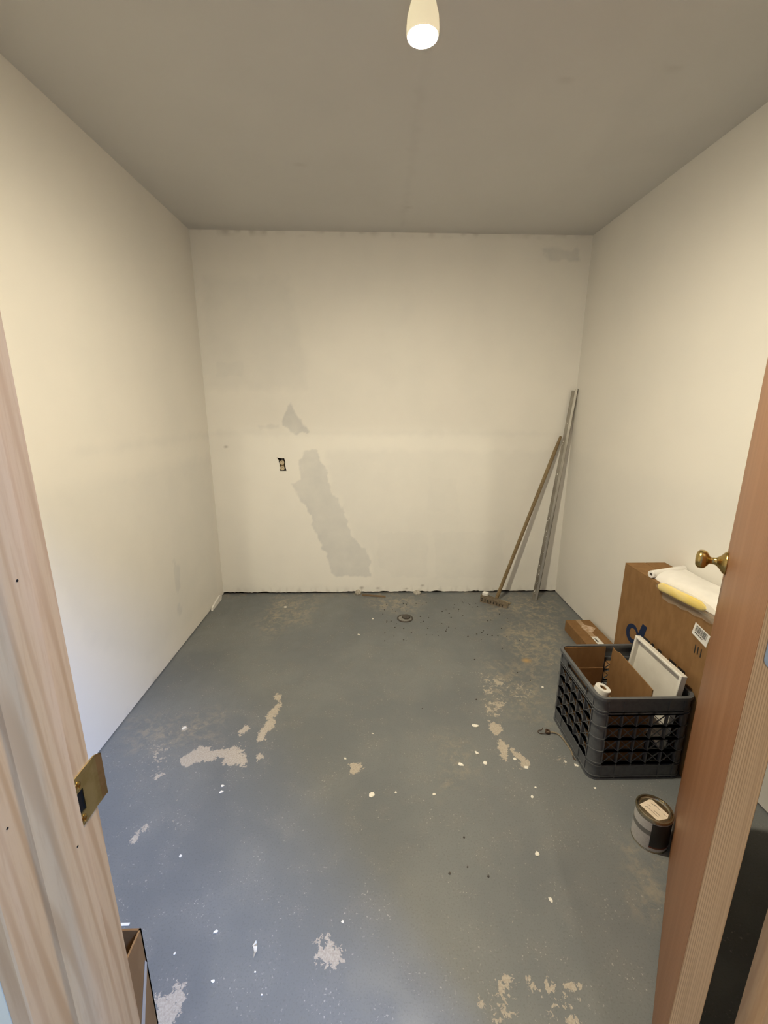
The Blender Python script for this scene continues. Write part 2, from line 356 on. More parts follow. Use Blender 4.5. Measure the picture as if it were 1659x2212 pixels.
g.bump(g.math('ADD', g.math('MULTIPLY', peel, -0.8), g.math('ADD', g.math('MULTIPLY', fine, 0.16), g.math('MULTIPLY', mid, 0.35))), 0.35, 0.003)

W_jamb = wood('pale_fir_jamb', (0.50, 0.315, 0.155), (0.405, 0.235, 0.105), (0.53, 0.345, 0.190), 34, 0.5, stretch=0.06, warp=11.0)
W_edge = wood('raw_fir_edge', (0.66, 0.425, 0.215), (0.44, 0.255, 0.115), (0.62, 0.395, 0.20), 150, 0.6, stretch=0.02, warp=7.0, direction='X')
W_door = wood('orange_fir_face', (0.245, 0.110, 0.046), (0.195, 0.080, 0.031), (0.27, 0.128, 0.060), 30, 0.45, warp=5.0)
M_brass = speckled('brass', (0.56, 0.42, 0.17), (0.48, 0.34, 0.12), 60, 0.22, 0.02, 1.0)
M_brassd = speckled('dull_brass', (0.62, 0.50, 0.27), (0.52, 0.40, 0.19), 45, 0.30, 0.03, 1.0)
M_nickel = speckled('satin_steel', (0.62, 0.62, 0.56), (0.55, 0.55, 0.50), 45, 0.4, 0.02, 1.0)
M_cb = speckled('kraft_cardboard', (0.245, 0.138, 0.060), (0.215, 0.118, 0.050), 30, 0.85, 0.05, stretch=(1, 1, 0.4), spec=0.15)
M_cbd = speckled('kraft_cardboard_shaded', (0.205, 0.112, 0.050), (0.175, 0.095, 0.040), 22, 0.9, 0.05, spec=0.1)  # darker kraft copy, shade in and around the cartons put into its colour
M_white = speckled('white_paper', (0.78, 0.77, 0.74), (0.72, 0.71, 0.68), 30, 0.7, 0.03)
M_ink = mat('black_ink', (0.02, 0.018, 0.016), 0.6)
M_blue = mat('navy_ink', (0.010, 0.020, 0.058), 0.7, 0, 0.2)

# ------------------------------------------------------------------ floor, walls, ceiling
step = 0.0085
us = np.arange(XL-0.02, XR+0.02+step, step); vs = np.arange(Y0, YB+0.06, step)
def peel_f(X, Y):
    a = np.zeros_like(X)
    for p in HARD: a = np.maximum(a, np.clip(0.60+poly_sd(X, Y, p)/0.030, 0, 0.92))
    for p in SPARSE: a = np.maximum(a, np.clip(0.5+poly_sd(X, Y, p)/0.05, 0, 1)*0.36)
    return a
def dust_f(X, Y):
    a = np.zeros_like(X)
    for wgt, p in DUST: a = np.maximum(a, np.clip(0.5+(poly_sd(X, Y, p)+0.06*(vnoise(X, Y, 22, 3)-0.5))/0.14, 0, 1)*wgt)
    a = np.maximum(a, 0.55*np.clip(1-(YB-Y)/0.10, 0, 1)*(vnoise(X, Y, 14, 4) > 0.35))
    return a
def rust_f(X, Y): return np.clip(1-np.hypot((X-0.85)/0.035, (Y-2.155)/0.03), 0, 1)*0.8
panel('floor', us, vs, lambda u, v, d: (u, v, -d), 0.10, M_floor, {'peel': peel_f, 'dust': dust_f, 'rust': rust_f})['label'] = 'worn grey painted concrete floor with peeled patches'

def patch_f(L, seed=1, base=None):
    def f(X, Y):
        a = np.zeros_like(X)
        for wgt, s, p in L:
            sd = poly_sd(X, Y, p)+(vnoise(X, Y, 28, seed)-0.5)*0.03+(vnoise(X, Y, 90, seed+1)-0.5)*0.008
            a = np.maximum(a, np.clip(0.5+sd/(2*s), 0, 1)*wgt)
        return np.clip(a, 0, 1)
    return f
def smudge_back(X, Y):
    low = np.clip(1-(Y-0.01)/0.05, 0, 1)*np.clip((vnoise(X, Y*0.25, 60, 9)-0.55)*2.2, 0, 1)*0.5
    top = np.clip(1-(2.43-Y)/0.03, 0, 1)*np.clip((vnoise(X, Y, 25, 10)-0.5)*2, 0, 1)*0.35
    sp = 0.0
    for (x, z, r) in ((-1.03, 1.105, 0.012), (0.36, 0.06, 0.012), (-0.1, 0.045, 0.015), (0.02, 0.04, 0.012), (0.24, 0.035, 0.01)): sp = sp+0.7*np.clip(1-np.hypot((X-x)/r/1.6, (Y-z)/r), 0, 1)
    return np.clip(low+top+sp, 0, 0.8)
fine_u = np.arange(-0.69, -0.615, 0.0015); fine_v = np.arange(0.93, 1.037, 0.0015)
us = np.unique(np.round(np.concatenate([np.arange(XL, XR, 0.0075), fine_u, [XR]]), 5)); us = us[np.concatenate([[True], np.diff(us) > 0.0008])]
vs = np.unique(np.round(np.concatenate([np.arange(0.013, ZC, 0.0075), fine_v, [ZC]]), 5)); vs = vs[np.concatenate([[True], np.diff(vs) > 0.0008])]
def ragged(U, V):
    V = V.copy(); V[0] += (vnoise(U[0], U[0]*0, 17, 5)-0.5)*0.008+(vnoise(U[0], U[0]*0, 70, 6)-0.5)*0.004
    return U, V
panel('wall_back', us, vs, lambda u, v, d: (u, YB+d, v), 0.0127, M_wallb, {'patch': patch_f(BACKP), 'smudge': smudge_back}, hole=lambda u, v: poly_sd(u, v, HOLE) > 0, edge=ragged)['label'] = 'off-white patched drywall with grey primer streaks and a cut outlet hole'
struct(obj('trim_1', box(XL-0.1, XR+0.1, YB+0.016, YB+0.10, 0.0, 2.44), M_dark), 'black backing behind the back drywall, gap shade put into its colour')  # near-black slab, shade of the gap under the drywall put into its colour
us = np.arange(Y1, YB+0.015, 0.015); vs = np.append(np.arange(0.006, ZC, 0.015), ZC)
zer = lambda X, Y: np.zeros_like(X)
def smudge_left(X, Y): return np.clip(1-(Y-0.006)/0.03, 0, 1)*np.clip((vnoise(X, Y, 14, 12)-0.62)*2.5, 0, 1)*0.6
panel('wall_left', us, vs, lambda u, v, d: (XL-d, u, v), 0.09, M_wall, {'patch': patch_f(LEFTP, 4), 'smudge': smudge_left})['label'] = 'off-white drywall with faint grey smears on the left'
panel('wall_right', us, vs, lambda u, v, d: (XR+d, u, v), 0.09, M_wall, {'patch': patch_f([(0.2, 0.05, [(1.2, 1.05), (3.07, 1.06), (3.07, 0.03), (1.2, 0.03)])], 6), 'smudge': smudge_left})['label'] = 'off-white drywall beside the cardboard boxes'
us = np.arange(XL-0.02, XR+0.03, 0.015); vs = np.arange(Y0, YB+0.02, 0.015)
CEILP = [(0.5, 0.02, [(0.155, 1.5), (0.165, 3.06), (0.175, 3.06), (0.17, 1.5)]), (0.25, 0.08, [(-0.6, 2.2), (0.09, 2.2), (0.09, 2.75), (-0.5, 2.7)]), (0.3, 0.05, [(0.85, 1.5), (1.3, 1.4), (1.3, 2.1), (0.95, 2.3)]), (0.3, 0.03, [(-1.1, 2.98), (1.3, 2.98), (1.3, 3.06), (-1.1, 3.06)])]
def smudge_c(X, Y):
    s = np.clip(1-np.hypot((X-0.19)/0.03, (Y-2.70)/0.02), 0, 1)*0.3
    for (x, y) in ((-0.33, 2.28), (0.63, 1.72), (0.95, 1.66)): s = s+np.clip(1-np.hypot((X-x)/0.04, (Y-y)/0.02), 0, 1)*0.22
    return np.clip(s+np.clip(1-(YB-Y)/0.03, 0, 1)*np.clip((vnoise(X, Y, 18, 15)-0.55)*2, 0, 1)*0.35, 0, 0.6)
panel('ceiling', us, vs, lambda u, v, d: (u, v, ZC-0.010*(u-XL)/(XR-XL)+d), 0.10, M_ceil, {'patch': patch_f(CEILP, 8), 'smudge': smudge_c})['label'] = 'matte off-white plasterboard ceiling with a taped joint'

# door wall, seen from outside and from inside
struct(obj('wall_front', join(box(-2.2, OXL-0.02, Y0, Y1, 0, 5.4), box(OXR+0.02, 2.6, Y0, Y1, 0, 5.4), box(OXL-0.02, OXR+0.02, Y0, Y1, ZH+0.02, 5.4)), M_plain), 'pale greenish drywall round the doorway')
# lobby behind the camera, where the daylight comes in
struct(obj('floor', box(-2.2, 2.6, -3.4, Y0, -0.10, 0), M_lobby), 'pale floor of the lobby outside the doorway')
struct(obj('ceiling', box(-2.2, 2.6, -3.4, Y0, 5.4, 5.5), M_lobby), 'high lobby ceiling outside the doorway')
struct(obj('wall_lobby_left', box(-2.3, -2.2, -3.4, Y0, 0, 5.4), M_lobby), 'plain lobby wall on the left')
struct(obj('wall_lobby_back', box(-2.3, 2.7, -3.5, -3.4, 0, 5.4), M_lobby), 'plain lobby wall behind the viewer')
struct(obj('wall_lobby_right', join(box(2.6, 2.7, -3.4, Y0, 0, 3.85), box(2.6, 2.7, -3.4, Y0, 5.05, 5.4), box(2.6, 2.7, -3.4, -2.2, 3.85, 5.05), box(2.6, 2.7, -1.0, Y0, 3.85, 5.05)), M_lobby), 'plain lobby wall with a high window opening')

# ------------------------------------------------------------------ door frame
fr = struct(empty('trim_2', (0.1, (Y0+Y1)/2, 0)), 'pale fir door frame with a brass strike plate')
obj('jamb', box(OXL-0.02, OXL, Y0, Y1, 0, ZH, 0.0015), W_jamb, fr)
obj('jamb', box(OXR, OXR+0.02, Y0, Y1, 0, ZH, 0.0015), W_jamb, fr)
obj('head_jamb', box(OXL-0.02, OXR+0.02, Y0, Y1, ZH, ZH+0.02, 0.0015), W_jamb, fr)
def stop_geo(x0, s):                                   # x0 on the jamb face, s = direction into the opening
    pf = [(0, 0.352), (0.003, 0.3545), (0.0065, 0.3595), (0.0095, 0.3655), (0.011, 0.372), (0.011, 0.4015), (0.0095, 0.403), (0, 0.403)]
    return prism([(x0+s*a, y) for a, y in pf], Matrix.Identity(4), ZH-0.012)
obj('stop', stop_geo(OXL, 1), W_jamb, fr, 'auto')
obj('stop', stop_geo(OXR, -1), W_jamb, fr, 'auto')
obj('stop', box(OXL, OXR, 0.367, 0.403, ZH-0.012, ZH, 0.002), W_jamb, fr)
# strike plate: flat plate with latch hole, curved lip into the room, two screws
ZS = 0.957
def strike():
    xo = OXL+0.0018
    ys = [0.4045, 0.4072, 0.4225, 0.436, 0.443, 0.449, 0.456]
    xs = [xo, xo, xo, xo, xo, xo+0.0005, xo+0.0035]
    V = []; F = []
    rows = [-0.033, -0.030, -0.0165, 0.0125, 0.030, 0.033]
    for t in (0, 1):
        for j, y in enumerate(ys):
            for r, z in enumerate(rows):
                zz = z
                if j == len(ys)-1 and r in (0, 5): zz = z*0.86
                V.append((xs[j]-0.0016*t, y, ZS+zz))
    n = len(rows); m = len(ys)*n
    for j in range(len(ys)-1):
        for r in range(n-1):
            if r == 2 and j == 1: continue
            a = j*n+r; F.append((a, a+1, a+n+1, a+n)); F.append((m+a, m+a+n, m+a+n+1, m+a+1))
    bm = bmesh.new(); vv = [bm.verts.new(p) for p in V]
    for q in F: bm.faces.new([vv[i] for i in q])
    be = [e for e in bm.edges if len(e.link_faces) == 1]
    # close the rims between the two skins
    idx = {v: i for i, v in enumerate(vv)}
    for e in be:
        i, k = idx[e.verts[0]], idx[e.verts[1]]
        if i < m and k < m:
            try: bm.faces.new([vv[i], vv[k], vv[k+m], vv[i+m]])
            except ValueError: pass
    bmesh.ops.recalc_face_normals(bm, faces=list(bm.faces))
    return bm_geo(bm)
sp_ = obj('strike_plate', strike(), M_brassd, fr); sp_['label'] = 'brass strike plate'
for dz in (-0.0245, 0.0215):
    obj('screw', align(lathe([(0.0052, 0), (0.0050, 0.0010), (0.0034, 0.0016), (0.0016, 0.0007), (0.0, 0.0004)], 18), (OXL+0.0016, 0.4155, ZS+dz), (1, 0, 0)), M_brass, sp_, 'auto')
obj('latch_hole', box(OXL-0.012, OXL+0.0004, 0.4073, 0.4224, ZS-0.0164, ZS+0.0124), M_dark, sp_)

for (yy, zz) in ((0.385, 1.245), (0.388, 0.925), (0.330, 1.02)):
    obj('nail_hole', align(lathe([(0.0014, 0.0), (0.0010, 0.0004)], 8), (OXL+(0.0111 if yy > 0.35 else 0.0001), yy, zz), (1, 0, 0)), M_dark, fr)

# ------------------------------------------------------------------ door, open past a right angle along the right of the view
HC = Vector((0.507, 0.507, 0)); DD = Vector((0.612, 0.791, 0)).normalized(); DN = Vector((0.791, -0.612, 0)).normalized()   # face corner, along the leaf, through its thickness
DL, DT, DZ0, DZ1 = 0.862, 0.0385, 0.012, 2.03
MD = frame((HC.x, HC.y, 0), DD, DN, (0, 0, 1))
dr = struct(empty('door_1', (HC.x, HC.y, 0.0)), 'orange fir door standing open on the right')
geo = xf(box(0, DL, 0, DT, DZ0, DZ1, 0.0018, 2), MD)
leaf = obj('leaf', geo, [W_door, W_edge], dr)
for p in leaf.data.polygons:
    if abs(p.normal.dot(DD)) > 0.8: p.material_index = 1
leaf['label'] = 'orange fir leaf with raw grained edge'
KZ, KS = 0.967, DL-0.062
kp = MD @ Vector((KS, 0, KZ))
kn = obj('knob', align(lathe([(0.0335, 0.0), (0.0335, 0.003), (0.030, 0.008), (0.019, 0.016), (0.0135, 0.022), (0.0105, 0.026), (0.0095, 0.034), (0.0105, 0.040), (0.018, 0.044), (0.0255, 0.050), (0.0275, 0.058), (0.0262, 0.066), (0.020, 0.0715), (0.010, 0.0735), (0.0, 0.074)], 40), kp, -DN), M_brass, dr, True)
kn['label'] = 'polished brass door knob'
kn2 = obj('knob', align(lathe([(0.0335, 0.0), (0.0335, 0.003), (0.019, 0.016), (0.0105, 0.026), (0.0095, 0.036), (0.0255, 0.050), (0.0275, 0.058), (0.020, 0.0715), (0.0, 0.074)], 32), MD @ Vector((KS, DT, KZ)), DN), M_brass, dr, True)
obj('latch_plate', xf(box(DL-0.0005, DL+0.0012, 0.007, 0.032, KZ-0.028, KZ+0.028), MD), M_brass, dr)
for hz in (1.113, 0.30, 1.85):                           # hinge leaves on the door edge, knuckle on the room side
    pts = []
    hw, hh, r = 0.028, 0.047, 0.014
    for (cx, cz, a0) in ((hw-0.0, hh, None), (hw, -hh, None)): pts.append((cx, cz))
    for k in range(7): a = -math.pi/2-k*math.pi/12; pts.append((0+r+r*math.cos(a), -hh+r+r*math.sin(a)))
    for k in range(7): a = math.pi-k*math.pi/12; pts.append((0+r+r*math.cos(a), hh-r+r*math.sin(a)))
    hg = obj('hinge', prism([(0.0095+x, z) for x, z in pts[::1]], frame(tuple(MD @ Vector((0, 0, hz))), DN, (0, 0, 1), -DD), 0.0016), M_nickel, dr)
    hg['label'] = 'pale steel hinge leaf with rounded corners'
    obj('knuckle', lathe([(0.0065, -0.048), (0.0065, 0.048)], 14, tuple(MD @ Vector((-0.008, DT+0.004, hz)))), M_nickel, hg, 'auto')

M_drain = speckled('blackened_iron', (0.045, 0.038, 0.032), (0.075, 0.062, 0.052), 120, 0.55, 0.1)

# ------------------------------------------------------------------ ceiling lamp
bx_, by_, bz_ = BULB
lamp = thing('ceiling_lamp', (bx_, by_, bz_), 'lit flood bulb in a plain white ceiling lampholder', 'lamp')
M_porc = speckled('porcelain', (0.74, 0.72, 0.66), (0.70, 0.68, 0.62), 20, 0.3, 0.0)
obj('lampholder', lathe([(0.020, 0.098), (0.027, 0.100), (0.029, 0.120), (0.036, 0.130), (0.057, 0.138), (0.060, 0.145), (0.060, 0.156)], 40, BULB), M_porc, lamp, True)
M_body = mat('frosted_bulb_shell', (0.85, 0.80, 0.66), 0.45)
M_body.node_tree.nodes['Principled BSDF'].inputs['Emission Color'].default_value = (1, 0.86, 0.55, 1)
M_body.node_tree.nodes['Principled BSDF'].inputs['Emission Strength'].default_value = 0.55
bulb = obj('bulb', lathe([(0.0375, 0.001), (0.0400, 0.006), (0.0405, 0.016), (0.0385, 0.040), (0.031, 0.066), (0.021, 0.086), (0.017, 0.099)], 40, BULB, cap=False), M_body, lamp, True)
M_face = mat('lit_bulb_face', (1, 1, 1), 0.5)
M_face.node_tree.nodes['Principled BSDF'].inputs['Emission Color'].default_value = (1.0, 0.885, 0.655, 1)
M_face.node_tree.nodes['Principled BSDF'].inputs['Emission Strength'].default_value = BULB_L
obj('bulb_face', lathe([(0.0, -0.0045), (0.012, -0.0041), (0.024, -0.0026), (0.033, -0.0004), (0.0375, 0.002)], 40, BULB), M_face, bulb, True)

# ------------------------------------------------------------------ bare outlet in the back wall
out = thing('wall_outlet', (-0.648, YB+0.004, 0.975), 'bare ivory duplex outlet in a ragged black hole in the back wall', 'outlet')
M_ivory = speckled('ivory_plastic', (0.62, 0.52, 0.36), (0.56, 0.46, 0.30), 60, 0.5, 0.0)
obj('electrical_box', join(box(-0.690, -0.612, YB+0.0145, YB+0.0155, 0.92, 1.045), box(-0.69, -0.689, YB+0.0128, YB+0.015, 0.92, 1.045), box(-0.613, -0.612, YB+0.0128, YB+0.015, 0.92, 1.045)), M_dark, out)  # thin black backing, shade of the outlet recess put into its colour
obj('mounting_strap', box(-0.6555, -0.6435, YB+0.0105, YB+0.0125, 0.930, 1.0215), M_drain, out)
obj('receptacle_body', box(-0.6625, -0.6365, YB+0.0075, YB+0.0105, 0.944, 1.006, 0.001), speckled('brown_plastic', (0.20, 0.135, 0.06), (0.16, 0.105, 0.045), 60, 0.5, 0.0), out)
for zc in (0.9945, 0.9555):
    pol = []
    for k in range(28):
        a = 2*math.pi*k/28; pol.append((0.0150*math.cos(a), max(-0.0138, min(0.0138, 0.0158*math.sin(a)))))
    fc = obj('socket_face', prism(pol, frame((-0.6495, YB+0.0075, zc), (1, 0, 0), (0, 0, 1), (0, -1, 0)), 0.0075), M_ivory, out)
    obj('slot', box(-0.6570, -0.6550, YB-0.0003, YB+0.001, zc-0.006, zc+0.002), M_dark, fc)
    obj('slot', box(-0.6440, -0.6420, YB-0.0003, YB+0.001, zc-0.006, zc+0.002), M_dark, fc)
    obj('slot', box(-0.6515, -0.6475, YB-0.0003, YB+0.001, zc+0.0055, zc+0.0095), M_dark, fc)

# ------------------------------------------------------------------ floor drain
M_drainp = speckled('painted_drain_plate', (0.24, 0.235, 0.22), (0.20, 0.195, 0.185), 80, 0.6, 0.1)
dn = thing('floor_drain', (0.201, 2.658, 0.0), 'round floor drain with black ring and off-centre dark cap', 'drain')
c0 = (0.201, 2.658, 0.0)
obj('ring', lathe([(0.044, 0.0), (0.044, 0.004), (0.0475, 0.006), (0.0535, 0.004), (0.0540, 0.0)], 48, c0, cap=False), M_drain, dn, 'auto')
obj('plate', lathe([(0.044, 0.0005), (0.044, 0.0025), (0.0, 0.0025)], 48, c0), M_drainp, dn)
obj('cap', lathe([(0.0285, 0.0), (0.0285, 0.010), (0.026, 0.0125), (0.0, 0.0135)], 40, (0.209, 2.668, 0.001)), M_drain, dn, 'auto')

# ------------------------------------------------------------------ push broom
br = thing('push_broom', (0.86, 2.87, 0.0), 'dusty broom leaning in the corner with pale wooden handle and low head', 'broom')
M_handle = wood('greyed_ash_handle', (0.235, 0.17, 0.085), (0.15, 0.10, 0.045), (0.26, 0.19, 0.10), 90, 0.6)
M_block = speckled('dusty_broom_block', (0.185, 0.15, 0.105), (0.13, 0.10, 0.066), 60, 0.8, 0.2)
h0, h1 = Vector((0.887, 2.915, 0.018)), Vector((1.293, 3.036, 1.180))
hp = [tuple(h0.lerp(h1, k/12)) for k in range(13)]
obj('handle', tube(hp, [0.0125]*11+[0.0122, 0.0085], 14), M_handle, br, 'auto')
# wedge block: tall at the left end, low at the right end, with bristle holes in its front
bl = [(0.762, 2.901, 0.0), (0.928, 2.788, 0.0), (0.957, 2.850, 0.0), (0.795, 2.968, 0.0)]
tp = [(0.766, 2.907, 0.046), (0.934, 2.796, 0.016), (0.953, 2.842, 0.016), (0.795, 2.960, 0.046)]
obj('head_block', (bl+tp, [(3, 2, 1, 0), (4, 5, 6, 7), (0, 1, 5, 4), (1, 2, 6, 5), (2, 3, 7, 6), (3, 0, 4, 7)]), M_block, br)
fu = Vector((0.166, -0.113, 0)); fl = fu.length; fd = fu.normalized(); fo = Vector((fd.y, -fd.x, 0))*1.0
for row in (0.34, 0.68):
    for k in range(8):
        t = 0.07+0.86*k/8; hgt = 0.046+(0.016-0.046)*t
        p = Vector((0.7635, 2.9025, 0))+fu*t; p.z = hgt*row
        obj('bristle_tuft', align(lathe([(0.0042*(1-0.45*t), -0.002), (0.0036*(1-0.45*t), 0.004)], 8), p, fo if fo.y < 0 else -fo), M_ink, br)
M_tuft = speckled('tan_bristles', (0.40, 0.33, 0.22), (0.28, 0.22, 0.14), 160, 0.9, 0.4, stretch=(1, 1, 0.3))
bs = []
for k in range(26):
    t = k/25; p = Vector((0.835, 2.945, 0.022)).lerp(Vector((0.962, 2.85, 0.006)), t)
    q = p+Vector((0.012+0.012*random.random(), 0.026+0.02*random.random(), -p.z+0.003))
    bs.append(tube([p, q], [0.0045, 0.0025], 6))
b_ = obj('bristles', join(*bs), M_tuft, br); b_['label'] = 'short tan bristles'
bk = obj('end_bracket', xf(box(-0.020, 0.020, -0.0155, 0.0155, 0, 0.024, 0.003), frame((0.806, 2.921, 0.042), fd, (-fd.y, fd.x, 0), (0, 0, 1))), M_white, br); bk['label'] = 'white chipped bracket on the head'

# ------------------------------------------------------------------ metal angle leaning in the corner
M_galv = speckled('galvanised_steel', (0.40, 0.385, 0.35), (0.27, 0.255, 0.225), 26, 0.42, 0.12, 0.75, stretch=(1, 1, 0.2))
M_galv2 = speckled('galvanised_steel_shaded', (0.33, 0.31, 0.27), (0.22, 0.20, 0.17), 26, 0.5, 0.15, 0.6, stretch=(1, 1, 0.2))  # darker copy for faces turned from the bulb, shade put into the colour
st = thing('metal_angle', (1.172, 2.915, 0.0), 'long plaster-spattered galvanised angle leaning into the right back corner', 'metal strip')
s0, s1 = Vector((1.174, 2.925, 0.001)), Vector((1.3625, 3.043, 1.485))
t_ = (s1-s0).normalized(); L_ = (s1-s0).length
ua = Vector((1, 0, 0)); ua = (ua-t_*ua.dot(t_)).normalized(); va = t_.cross(ua); va = va if va.y < 0 else -va
Mx = frame(tuple(s0), ua, va, t_)
obj('web', xf(box(-0.0210, 0.0, -0.0010, 0.0, 0, L_, 0.0), Mx @ Matrix.Rotation(math.radians(18), 4, 'Z')), M_galv2, st)
obj('flange', xf(box(0.0, 0.0175, -0.0010, 0.0, 0, L_+0.012, 0.0), Mx @ Matrix.Rotation(math.radians(38), 4, 'Z')), M_galv, st)
obj('rolled_edge', xf(lathe([(0.0022, 0), (0.0022, L_+0.012)], 8, (0.0175, 0.0, 0)), Mx @ Matrix.Rotation(math.radians(38), 4, 'Z')), M_galv2, st, True)
pp = []
for k in range(26):
    z = 0.05+1.35*random.random()**1.6; x = -0.014*random.random()-0.002; r = 0.0012+0.0022*random.random()
    pp.append(xf(lathe([(r, 0), (r*0.6, 0.0006), (0, 0.0007)], 7), (Mx @ Matrix.Rotation(math.radians(18), 4, 'Z')) @ frame((x, 0.0, z), (1, 0, 0), (0, 0, 1.7), (0, 1, 0))))
sp2 = obj('plaster_specks', join(*pp), M_white, st); sp2['kind'] = 'stuff'; sp2['label'] = 'white plaster specks'

# ------------------------------------------------------------------ long flat carton along the right wall
sb = thing('flat_carton', (1.285, 2.215, 0), 'long low kraft carton lying along the right wall behind the crate', 'box')
obj('body', box(1.207, 1.363, 1.945, 2.487, 0.0, 0.070, 0.002), M_cb, sb)
obj('tape', box(1.270, 1.300, 1.944, 2.4885, 0.0695, 0.0708), speckled('clear_tape', (0.40, 0.26, 0.14), (0.36, 0.23, 0.12), 30, 0.3, 0.0), sb)
torn = obj('torn_label', prism([(0.0, 0.0), (0.022, 0.035), (0.052, 0.022), (0.082, -0.012), (0.042, -0.060), (0.004, -0.046)], frame((1.264, 2.392, 0.0708), (1, 0, 0), (0, 1, 0), (0, 0, 1)), 0.0006), speckled('torn_paper', (0.60, 0.47, 0.36), (0.42, 0.27, 0.15), 60, 0.8, 0.1), sb); torn['label'] = 'torn pinkish paper label'
wl = obj('white_label', box(1.270, 1.306, 2.196, 2.282, 0.0708, 0.0714), M_white, sb)
obj('print', box(1.279, 1.287, 2.222, 2.262, 0.0714, 0.0717), M_ink, wl)

# ------------------------------------------------------------------ big carton against the right wall
BX0, BX1, BY0, BY1, BZ = 1.184, 1.374, 1.312, 1.915, 0.674
bc = thing('large_carton', (1.279, 1.613, 0), 'large upright kraft carton with a navy logo and barcode against the right wall', 'box')
obj('body', box(BX0, BX1, BY0, BY1, 0.0, BZ-0.004, 0.002), M_cb, bc)
obj('top_flap', box(BX0, (BX0+BX1)/2-0.001, BY0, BY1, BZ-0.004, BZ, 0.001), M_cb, bc)
obj('top_flap', box((BX0+BX1)/2+0.001, BX1, BY0, BY1, BZ-0.004, BZ, 0.001), M_cb, bc)
MF = frame((BX0, 0, 0), (0, -1, 0), (0, 0, 1), (-1, 0, 0))     # face looking into the room: local x = -y
def ring_geo(cy, cz, ro_y, ro_z, ri_y, ri_z, sk, n=40, off=(0, 0)):
    V = []; F = []
    for t in (0, 0.0006):
        for (ry, rz, ox, oz) in ((ro_y, ro_z, 0, 0), (ri_y, ri_z, off[0], off[1])):
            for k in range(n):
                a = 2*math.pi*k/n; yy, zz = ry*math.cos(a), rz*math.sin(a); V.append((BX0-0.0002-t, cy+oz*0+ox+yy+sk*zz, cz+oz+zz))
    for k in range(n):
        k2 = (k+1) % n
        F += [(2*n+k, 2*n+k2, 3*n+k2, 3*n+k), (k, k2, 2*n+k2, 2*n+k), (n+k, 3*n+k, 3*n+k2, n+k2)]
    return V, F
lg = obj('logo', ring_geo(1.786, 0.376, 0.046, 0.047, 0.0265, 0.0265, -0.10, off=(-0.006, 0.002)), M_blue, bc); lg['label'] = 'navy looped logo mark'
def face_poly(name, pts, m, parent=bc, lift=0.0002, t=0.0006):
    return obj(name, prism([(-y, z) for y, z in pts], frame((BX0-lift, 0, 0), (0, -1, 0), (0, 0, 1), (-1, 0, 0)), t), m, parent)
def fp(pts, lift=0.0002, t=0.0006):
    return prism([(-y, z) for y, z in pts], frame((BX0-lift, 0, 0), (0, -1, 0), (0, 0, 1), (-1, 0, 0)), t)
obj('logo_stroke', fp([(1.724, 0.459), (1.691, 0.458), (1.706, 0.400), (1.722, 0.335), (1.752, 0.333), (1.744, 0.400)]), M_blue, bc)
# tops of the dark lettering that shows above the white tray
def letter(y0, y1, z0=0.352, z1=0.410): return fp([(y0, z0), (y0, z1), (y1, z1), (y1, z0)])
for lt in (join(letter(1.703, 1.690), letter(1.690, 1.668, 0.397, 0.410), letter(1.668, 1.657)), fp([(1.650, 0.365), (1.650, 0.402), (1.644, 0.412), (1.632, 0.412), (1.628, 0.402), (1.628, 0.365)]), letter(1.606, 1.581),
           join(letter(1.531, 1.520), letter(1.520, 1.502, 0.397, 0.410), letter(1.502, 1.491)), join(letter(1.480, 1.469), letter(1.469, 1.451, 0.397, 0.410), letter(1.451, 1.440))):
    obj('letter', lt, M_ink, bc)
lb = obj('barcode_label', fp([(1.436, 0.622), (1.360, 0.607), (1.369, 0.557), (1.445, 0.574)], 0.0002, 0.0008), M_white, bc)
A_ = np.array([1.4315, 0.6165]); Bv = np.array([1.366, 0.6035])-A_; Cv = np.array([1.4385, 0.584])-A_
def bq(a, b, c0=0.0, c1=0.78): return fp([tuple(A_+Bv*a+Cv*c0), tuple(A_+Bv*b+Cv*c0), tuple(A_+Bv*b+Cv*c1), tuple(A_+Bv*a+Cv*c1)], 0.001, 0.0003)
rb = random.Random(3); x = 0.06; bars = []
while x < 0.93:
    wd = rb.choice((0.012, 0.02, 0.03)); bars.append(bq(x, x+wd)); x += wd+rb.choice((0.016, 0.022, 0.03))
bars.append(bq(0.10, 0.72, 0.90, 1.0))
obj('barcode', join(*bars), M_ink, lb)
for (yy, za, zb) in ((1.416, 0.542, 0.507), (1.402, 0.539, 0.509), (1.3865, 0.540, 0.507)):
    obj('printed_bar', fp([(yy+0.0022, zb), (yy+0.0022, za), (yy-0.0022, za), (yy-0.0022, zb)]), M_ink, bc)

# ------------------------------------------------------------------ things lying on the big carton
M_sheet = speckled('white_plastic_sheet', (0.82, 0.80, 0.77), (0.77, 0.75, 0.72), 14, 0.45, 0.15)
ws = thing('folded_sheet', (1.29, 1.53, BZ), 'folded white plastic sheeting with a rolled edge lying on the large carton', 'sheeting')
nu_, nv_ = 16, 34; V = []; F = []
for lay in (0, 1):
    for j in range(nv_):
        for i in range(nu_):
            a, b = i/(nu_-1), j/(nv_-1)
            xx = 1.200+(1.374-1.200)*a; yy = 1.318+(1.735+0.055*a-1.318)*b
            e = min(a, 1-a, b, 1-b)
            zz = BZ+0.0006 if lay == 0 else BZ+0.006+0.024*min(1, e*7)**0.5+0.005*math.sin(9*a+5*b)*math.sin(7*b+2)+0.010*math.sin(math.pi*a)
            V.append((xx, yy, zz))
N = nu_*nv_
for j in range(nv_-1):
    for i in range(nu_-1):
        a = j*nu_+i; F += [(a, a+nu_, a+nu_+1, a+1), (N+a, N+a+1, N+a+nu_+1, N+a+nu_)]
